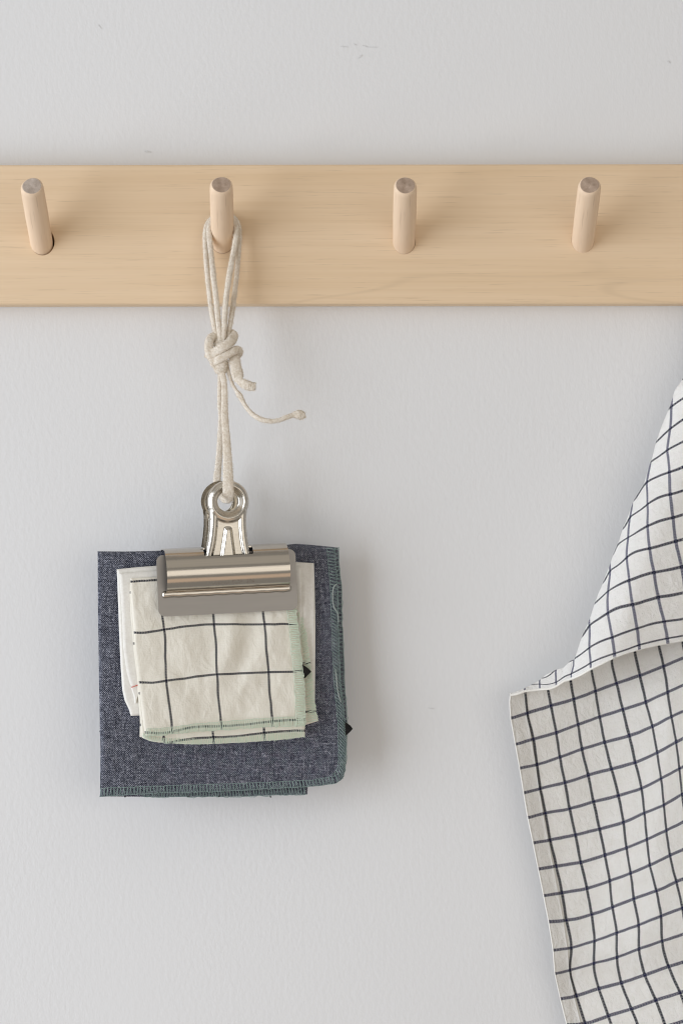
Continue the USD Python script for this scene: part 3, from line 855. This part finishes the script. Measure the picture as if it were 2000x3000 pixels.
# the white napkin in the middle of the stack
white = thing('white_napkin', 'folded plain white cotton napkin between the navy and the checked napkins', 'napkin')
yW = -0.0338
w_left = [(342, 1668), (345, 1741), (349, 1855), (353, 1947), (358, 2021), (365, 2053), (378, 2080), (383, 2098)]
w_right = [(919, 1650), (921, 1700), (924, 1850), (923, 1950), (922, 2080)]
fold = lambda x, y: hang(x, y) + 0.0022 * np.exp(-((x - 895) / 13) ** 2) * np.exp(-((y - 1770) / 70) ** 2) + 0.0006 * np.sin((x - 870) / 7.0) * (x > 870) * np.exp(-((y - 1800) / 160) ** 2)
v, f, uv = panel(w_left, w_right, [(342, 1668), (400, 1662), (465, 1657), (640, 1653), (869, 1647), (919, 1650)], [(383, 2098), (409, 2097), (600, 2095), (922, 2080)], yW, 0.0022, 120, 110, bulge=0.0008, wrinkle=0.0004, seed=6, round_px=8, extra=fold)
part('back_fold', (v, f), M['white'], white, smooth=True, uv=uv)
iv = [(349, 1680), (357, 1800), (361, 1900), (365, 1930), (371, 1970), (381, 2006), (387, 2014)]
v, f, uv = panel(iv, [(880, 1660), (885, 1800), (880, 2000)], [(349, 1680), (465, 1672), (880, 1660)], [(387, 2014), (404, 2009), (600, 2000), (880, 2000)], yW - 0.0016, 0.0014, 80, 80, bulge=0.0, wrinkle=0.0003, seed=7, round_px=6, extra=fold)
part('front_fold', (v, f), M['white'], white, smooth=True, uv=uv)
v, f, uv = panel([(384, 2014), (386, 2022), (392, 2040), (394, 2060)], [(424, 1990), (424, 2010), (424, 2030), (424, 2060)], [(384, 2014), (404, 2009), (424, 1990)], [(394, 2060), (398, 2062), (404, 2040), (424, 2060)], yW - 0.0012, 0.0012, 30, 40, wrinkle=0.0002, seed=8, round_px=4, extra=hang)
part('frayed_edge', (v, f), M['white'], white, smooth=True, uv=uv)
rt = np.array([(384.5, 2014.5), (394, 2011), (404, 2007.5), (416, 2003)])
part('red_thread', tube(at(rt[:, 0], rt[:, 1], yW - 0.0021 - hang(rt[:, 0], rt[:, 1])), 0.0002, None, 6), M['red'], white, smooth=60)

# the checked napkin in front
chk = thing('checked_napkin', 'small folded cream napkin with thin black check and pale green stitched edges in front', 'napkin')
yC = -0.0384
P = [(475, 1801, 0), (480.7, 1845, 0), (482, 1855, 0), (487, 1995, 0), (500, 2095, 0), (505, 2151, 0)]
Q = [(624.5, 1797, 1), (627, 1829, 1), (630, 1850, 1), (635, 1977.5, 1), (646, 2105, 1), (649, 2141, 1)]
R = [(770, 1790, 2), (774, 1829, 2), (776, 1850, 2), (785.5, 1971, 2), (796, 2105, 2), (798, 2128, 2)]
U = np.array(P + Q + R + [(468, 1700, 0), (618, 1700, 1), (766, 1700, 2), (920, 1700, 3.04), (925, 1971, 2.97), (338, 1995, -1.02), (325, 1700, -1)])
Hs = [[(382.5, 1704), (465, 1699), (620, 1694), (770, 1690)], [(394, 1853), (431, 1854), (481, 1845), (554, 1834), (627, 1829), (774, 1830), (835, 1828), (863, 1829)],
      [(410.5, 2000.5), (454, 2000), (487, 1995), (566, 1984), (635, 1977), (785, 1971), (887.5, 1966)], [(423, 2146), (464, 2148), (505, 2143), (576, 2131), (648, 2128), (796, 2115), (867, 2110)]]
V = np.array([(x, y, -k) for k, h in enumerate(Hs) for x, y in h])
fu = RBFInterpolator(U[:, :2] / 100, U[:, 2], smoothing=1e-4)
fv = RBFInterpolator(V[:, :2] / 100, V[:, 2], smoothing=1e-4)


def uv_check(g, du=0.0, dv=0.0):
    q = g.reshape(-1, 2) / 100
    return np.stack([fu(q) + du, fv(q) + dv], 1).reshape(g.shape[:2] + (2,))


def bulge_c(x, y):
    """Creases that fan out under the clip, and the swing of the stack."""
    k = 0.0011 * np.sin((x - 640) / 21.0 + 0.004 * (y - 1800)) * np.exp(-((y - 1830) / 90) ** 2) * np.exp(-((x - 690) / 130) ** 2)
    k = k + 0.0009 * np.sin((x + 0.5 * y - 1600) / 16.0) * np.exp(-((y - 1930) / 90) ** 2) * np.exp(-((x - 700) / 80) ** 2)
    return hang(x, y) + k - 0.0015 * np.clip((1800 - y) / 100, 0, 1)


c_left = [(381, 1694), (384, 1760), (391, 1840), (395, 1900), (407, 2000), (413, 2060), (420, 2130), (427, 2157)]
c_right = [(858, 1690), (866, 1782), (875, 1844), (882, 1924), (889, 1975), (895, 2081), (894, 2128)]
c_top = [(381, 1694), (465, 1690), (620, 1684), (858, 1690)]
c_bot = [(427, 2157), (464, 2157), (505, 2151), (560, 2145), (648, 2139), (796, 2129), (894, 2128)]
v, f, uv = panel(c_left, c_right, c_top, c_bot, yC, 0.0014, 120, 130, bulge=0.0008, wrinkle=0.0013, seed=11, round_px=13, uvf=uv_check, extra=bulge_c)
part('front_layer', (v, f), M['check'], chk, smooth=True, uv=uv)
v, f, uv = panel([(378, 1697), (382, 1800), (391, 1900), (403, 2000), (410, 2080), (414, 2140), (416, 2162)], [(860, 1692), (868, 1800), (876, 1900), (886, 2000), (893, 2100), (893, 2159)], [(378, 1697), (620, 1688), (860, 1692)],
                 [(416, 2162), (440, 2172), (464, 2176), (540, 2181), (617, 2181), (719, 2176), (821, 2169), (893, 2160)], yC + 0.0014, 0.0013, 100, 110, wrinkle=0.0004, seed=12, round_px=7, uvf=lambda g: uv_check(g, 0.18, 0.215), extra=bulge_c)
part('middle_layer', (v, f), M['check'], chk, smooth=True, uv=uv)
v, f, uv = panel([(380, 1700), (385, 1850), (401, 2000), (410, 2110), (409, 2160)], [(872, 1700), (880, 1800), (899, 1860), (908, 1930), (917, 2000), (922, 2060), (926, 2085), (932, 2113)], [(380, 1700), (620, 1692), (872, 1700)],
                 [(409, 2160), (600, 2155), (860, 2135), (932, 2113)], yC + 0.0027, 0.0013, 90, 100, wrinkle=0.0005, seed=13, round_px=7, uvf=lambda g: uv_check(g, 0.45, -0.16), extra=bulge_c)
part('back_layer', (v, f), M['check'], chk, smooth=True, uv=uv)
lC = lambda x, y: yC - bulge_c(x, y) - 0.0009
part('bottom_stitching', overlock(c_bot, [(430, 2136), (464, 2135), (505, 2131), (576, 2121), (648, 2116), (796, 2103), (893, 2100)], 6.5, 0.00016, lC, seed=11), M['green'], chk, smooth=60, kind='stuff')
part('side_stitching', overlock(c_right[1:], [(840, 1785), (848, 1844), (855, 1924), (861, 1975), (866, 2081), (867, 2128)], 5.2, 0.00017, lC, seed=12, jitter=1.5), M['green'], chk, smooth=60, kind='stuff')
lC2 = lambda x, y: yC + 0.0014 - bulge_c(x, y) - 0.0003
part('bottom_stitching', overlock([(416, 2162), (440, 2172), (464, 2176), (540, 2181), (617, 2181), (719, 2176), (821, 2169), (893, 2160)], [(420, 2150), (464, 2160), (540, 2165), (617, 2163), (719, 2156), (821, 2146), (893, 2136)], 6, 0.00015, lC2, seed=13, chain=False), M['green'], chk, smooth=60, kind='stuff')
lC3 = lambda x, y: yC + 0.0027 - bulge_c(x, y) - 0.0003
part('side_stitching', overlock([(880, 1790), (899, 1860), (908, 1930), (917, 2000), (922, 2060), (932, 2112)], [(872, 1800), (880, 1860), (888, 1930), (894, 2000), (897, 2060), (902, 2118)], 5.2, 0.00017, lC3, seed=14, jitter=1.5, chain=False), M['green'], chk, smooth=60, kind='stuff')
label_tag([(886, 1947), (893, 1953), (903, 1959), (912, 1968), (902, 1978), (892, 1988), (887, 1980)], yC + 0.0008 - hang(895, 1965), chk)

# ---------------------------------------------------------------- checked tea towel hanging at the right
towel = thing('checked_tea_towel', 'white linen tea towel with dark blue check hanging in folds at the right', 'tea towel')
# lower panel: crossings of its stripes in the photo (u: upright stripes, v: level stripes)
Vs = [[(220, 210), (262, 390), (287, 565), (310, 730), (345, 900), (378, 1085), (420, 1265), (460, 1450), (490, 1640), (525, 1830), (515, 1980), (560, 2160), (620, 2352)],
      [(383, 160), (420, 345), (445, 515), (480, 690), (513, 870), (553, 1050), (590, 1240), (632, 1420), (665, 1600), (685, 1785), (680, 1935), (715, 2110), (780, 2300)],
      [(540, 115), (570, 290), (597, 460), (640, 640), (677, 822), (720, 1010), (757, 1190), (790, 1370), (810, 1550), (838, 1730), (840, 1893), (870, 2070), (940, 2250)],
      [(690, 60), (720, 237), (755, 412), (803, 595), (850, 780), (885, 965), (907, 1140), (935, 1315), (957, 1490), (990, 1675), (993, 1835), (1033, 2015), (1108, 2192)],
      [(838, 5), (880, 187), (925, 367), (967, 550), (1010, 730), (1030, 900), (1048, 1082), (1068, 1258), (1112, 1437), (1143, 1612), (1150, 1783), (1195, 1958), (1275, 2140)],
      [None, (1040, 133), (1085, 303), (1118, 485), (1145, 662), (1163, 845), (1180, 1020), (1205, 1192), (1248, 1375), (1290, 1555)],
      [None, (1190, 67), (1215, 235), (1247, 412), (1270, 594), (1288, 770)]]
E = [(108, 245), (140, 425), (170, 590), (197, 760), (225, 930), (262, 1105), (298, 1285), (335, 1470), (370, 1650), (400, 1845), (412, 2005), (450, 2180), (495, 2360)]
top_pts = [[(205, 60)], [(365, 60)], [(520, 0)], [(680, 0)], [(820, -60)], [(1010, 0)], [(1180, -20)]]
D = [(x, y, k, j) for k, c in enumerate(Vs) for j, p in enumerate(c) if p for x, y in [p]]
D += [(x, y, -0.70, j) for j, (x, y) in enumerate(E)]
D = np.array([(*zoomed(d[:2], 1450, 2000, 2.353), d[2], d[3]) for d in D])
Du = np.vstack([D[:, :3]] + [np.array([[*zoomed(p, 1450, 2000, 2.353), k] for p in c]) for k, c in enumerate(top_pts)])
gu = RBFInterpolator(Du[:, :2] / 100, Du[:, 2], smoothing=1e-5)
gv = RBFInterpolator(D[:, :2] / 100, -D[:, 3], smoothing=1e-5)
hem7 = [(105, 2212), (160, 2200), (205, 2183), (310, 2170), (380, 2165), (425, 2147), (470, 2115), (530, 2095), (590, 2070), (660, 2028), (740, 1990), (822, 1948), (900, 1918), (990, 1892), (1085, 1868), (1185, 1850), (1294, 1830)]
hem = np.vstack([zoomed(hem7, 1450, 1100, 2.353), [(2120, 1864), (2300, 1862), (2480, 1880)]])
under_top = hem + [1, -9]
under_left = np.vstack([[hem[0] + [1, -9]], zoomed([(100, 130)], 1450, 2000, 2.353), zoomed(E, 1450, 2000, 2.353), [(1700, 3180)]])
gu_grid = coons(under_left, [(2480, 1871), (2470, 2500), (2520, 3180)], under_top, [(1700, 3180), (2000, 3180), (2520, 3180)], 150, 190)
q = gu_grid.reshape(-1, 2) / 100
uvU = np.stack([gu(q), gv(q)], 1)
uu, vv = uvU[:, 0], -uvU[:, 1]
c = uu + 0.33 * vv - 3.3
soft = np.sqrt(c ** 2 + 0.8)
fU = 15.0 + np.where(c < 0, 1.4, 4.2) * (soft - 0.9) * np.clip(1.15 - 0.055 * vv, 0.2, 1.2)
fU += 3.4 * np.exp(-((vv - 9.3 - 0.15 * uu) / 0.85) ** 2) - 2.2 * np.exp(-((vv - 11.0 - 0.1 * uu) / 0.9) ** 2)
fU += 1.2 * np.exp(-((uu + 0.7) / 0.35) ** 2)
fU += 1.0 * (meshkit.fbm(np.stack([uu * 0.6, vv * 0.35, 0 * uu + 3.1], 1), 3, 5) - 0.5) * 2
fU = np.clip(fU + 1.3 * np.maximum(uu, 0) * np.clip(0.35 + vv * 0.12, 0, 1.3), 5, 44)
fU = fU - np.maximum(fU - 30, 0) * 0.55
ptsU = at(gu_grid[..., 0], gu_grid[..., 1], -fU.reshape(gu_grid.shape[:2]) / 1000)
v, f, uv = sheet(ptsU, uvU.reshape(gu_grid.shape), 0.0005)
part('lower_panel', (v, f), M['under'], towel, smooth=True, uv=uv)
v, f, uv = sheet(ptsU[:, :8] + [0, -0.0007, 0], uvU.reshape(gu_grid.shape)[:, :8], 0.0006)
part('side_hem', (v, f), M['under'], towel, smooth=True, uv=uv)
# rolled selvage down the left border
sel = ptsU[:, 0] + [0.0, -0.0004, 0]
part('selvage', tube(sel[::2], 0.00042, None, 8), M['white'], towel, smooth=60)

# upper flap: its left border is a soft fold that turns back to the wall
G = {}
G['a'] = [(530, 2058), (545, 2000)]
G['b'] = [(660, 1985), (653, 1880), (655, 1728)]
G['c'] = [(822, 1918), (808, 1808), (780, 1640), (782, 1490), (797, 1350)]
G['d'] = [(990, 1860), (977, 1745), (947, 1580), (925, 1415), (910, 1257), (920, 1120), (935, 980), (950, 885)]
G['e'] = [(1185, 1813), (1163, 1697), (1122, 1530), (1093, 1360), (1065, 1193), (1052, 1040), (1053, 890), (1050, 740), (1075, 600)]
G['f'] = [(1372, 1775), (1350, 1660), (1310, 1495), (1283, 1320), (1243, 1143), (1225, 980), (1207, 820), (1203, 668), (1190, 515), (1210, 370), (1220, 215)]
FU = [(x, y, k) for k, n_ in enumerate('abcdef') for x, y in G[n_]] + [(1570, 1620, 6), (1480, 1300, 6), (1420, 960, 6), (1400, 660, 6), (1760, 1600, 7)]
FU += [(530 - 105, 2147, -1.0), (310, 2165, -2.0), (205, 2178, -3.0)]
FV = []
for k, row in enumerate([[(205, 2140), (310, 2132), (390, 2128), (445, 2105), (480, 2080), (530, 2058), (660, 1985), (822, 1918), (990, 1860), (1185, 1813), (1290, 1795), (1372, 1775)],
                         [(330, 2090), (420, 2030), (560, 1950), (653, 1880), (808, 1808), (977, 1745), (1163, 1697), (1290, 1680)], [(605, 1800), (655, 1728), (780, 1640), (947, 1580), (1122, 1530), (1290, 1500)],
                         [(698, 1568), (782, 1490), (925, 1415), (1093, 1360), (1283, 1320)], [(752, 1428), (797, 1350), (910, 1257), (1065, 1193), (1243, 1143)],
                         [(815, 1240), (850, 1170), (920, 1120), (1052, 1040), (1225, 980)], [(890, 1055), (935, 980), (1053, 890), (1207, 820), (1290, 795)],
                         [(965, 860), (1030, 760), (1050, 740), (1203, 668), (1290, 635)], [(1080, 595), (1190, 515), (1290, 460)], [(1115, 460), (1210, 370), (1290, 310)], [(1222, 215), (1290, 165)]]):
    FV += [(x, y, -k) for x, y in row]
z7 = lambda a: np.array([(*zoomed(p[:2], 1450, 1100, 2.353), p[2]) for p in a])
FU, FV = z7(FU), z7(FV)
hu = RBFInterpolator(FU[:, :2] / 100, FU[:, 2], smoothing=1e-4)
hv_ = RBFInterpolator(FV[:, :2] / 100, -FV[:, 2], smoothing=1e-4)
sil7 = [(1290, 40), (1245, 100), (1218, 190), (1190, 262), (1150, 360), (1115, 460), (1085, 580), (1068, 620), (1030, 755), (985, 825), (958, 870), (915, 990), (885, 1060), (860, 1140), (820, 1238), (790, 1325), (750, 1430),
        (715, 1510), (690, 1580), (665, 1660), (635, 1735), (605, 1800), (575, 1890), (552, 1960)]
tail8 = [(1060, 430), (1010, 450), (900, 560), (790, 590), (640, 660), (520, 760), (290, 885), (110, 945), (70, 985)]
sil = np.vstack([[(2190, 700), (2130, 830), (2060, 985)], zoomed(sil7, 1450, 1100, 2.353), zoomed([(545, 2000), (532, 2050), (520, 2099)], 1450, 1100, 2.353)])
hem_all = resample(hem, 900)
cut = int(np.argmin(np.linalg.norm(hem_all - sil[-1], axis=1)))
sil[-1] = hem_all[cut]
hem_flap, hem_tail = hem_all[cut:], hem_all[:cut + 1]
NU, NV = 150, 210
gf = coons(sil, [(2300, 700), (2400, 1200), (2480, 1880)], [(2190, 700), (2300, 700)], hem_flap, NU, NV)
# columns closer together at the fold
t = np.linspace(0, 1, NU) ** 1.7
from scipy.ndimage import map_coordinates
ii, jj = np.meshgrid(np.arange(NV), t * (NU - 1), indexing='ij')
gf = np.stack([map_coordinates(gf[..., k], [ii, jj], order=1, mode='nearest') for k in (0, 1)], -1)
q = gf.reshape(-1, 2) / 100
uvF = np.stack([hu(q), hv_(q)], 1).reshape(gf.shape)
dist = np.linalg.norm(gf - gf[:, :1], axis=-1)
rowt = np.linspace(0, 1, NV)[:, None]
S = np.interp(rowt, [0, 0.3, 0.8, 1], [50, 130, 150, 160])
depth = np.interp(rowt, [0, 0.3, 0.8, 1], [8, 18, 20, 18])
front = np.interp(rowt, [0, 0.2, 0.6, 0.8, 1], [40, 42, 46, 49, 52])
k = np.clip(1 - dist / S, 0, 1)
fF = front - depth * (1 - np.sqrt(1 - k ** 2))
fF = fF + 1.6 * np.sin(dist / 95.0 - 0.6 + rowt * 1.2) * np.clip(dist / 150, 0, 1) + 1.2 * (meshkit.fbm(np.stack([gf[..., 0] / 90, gf[..., 1] / 150, 0 * gf[..., 0]], -1), 3, 8) - 0.5) * np.clip(dist / 60, 0, 1)
ptsF = at(gf[..., 0], gf[..., 1], -fF / 1000)
# behind the fold: the cloth turns back towards the wall and in under itself
edge, fe = gf[:, :1], fF[:, :1]
th = np.linspace(0, 1, 12)[1:][::-1][None]
bx = edge[..., 0] + S * 0.55 * (1 - np.cos(th * 1.9))
by = edge[..., 1] - 0.75 * (bx - edge[..., 0]) * rowt ** 3 - 4 * rowt ** 8
bf = np.maximum(fe - (depth * 0.7) * np.sin(np.minimum(th * 1.9, 1.6)), 3)
ptsB = at(bx, by, -bf / 1000)
uvB = np.stack([uvF[:, :1, 0] - th * S / 75.0 * 0.9, uvF[:, :1, 1] + 0 * th], -1)
pts_all = np.concatenate([ptsB, ptsF], 1)
uv_all = np.concatenate([uvB, uvF], 1)
v, f, uv = sheet(pts_all, uv_all, 0.0005)
part('upper_flap', (v, f), M['flap'], towel, smooth=True, uv=uv)
# the far corner of the hem, drawn out to the left beyond the fold
tail_top = np.vstack([zoomed(tail8[::-1], 1480, 1850, 5.227)])
tail_top[-1] = sil[-4]
tail_right = resample(sil[-4:], 40)
gt = coons([hem_tail[0] + [0, -3], hem_tail[0]], tail_right, np.vstack([[hem_tail[0] + [0, -3]], tail_top[1:]]), hem_tail, 90, 26)
q = gt.reshape(-1, 2) / 100
uvT = np.stack([hu(q), hv_(q)], 1).reshape(gt.shape)
tw = np.linspace(0, 1, 90)[None]
f_edge = np.interp(np.linspace(0, 1, 26), np.linspace(0, 1, 3), [fF[-18, 0], fF[-9, 0], fF[-1, 0]])[:, None]
fT = 23 + (f_edge + 0.6 - 23) * tw ** 1.4 + 1.3 * np.sin(tw * 9.0 + 0.5) * (1 - tw) - np.linspace(3.0, 0, 26)[:, None] * np.sin(np.pi * tw)
ptsT = at(gt[..., 0], gt[..., 1], -fT / 1000)
v, f, uv = sheet(ptsT, uvT, 0.0005)
part('hem_corner', (v, f), M['flap'], towel, smooth=True, uv=uv)
hemline = np.vstack([ptsT[-1], ptsF[-1][2:]])
hl = spline(hemline[::5], 240)
part('hem', tube(hl + [0, 0.0004, 0.0004], 0.0007, 0.0009, 10), M['white'], towel, smooth=60)
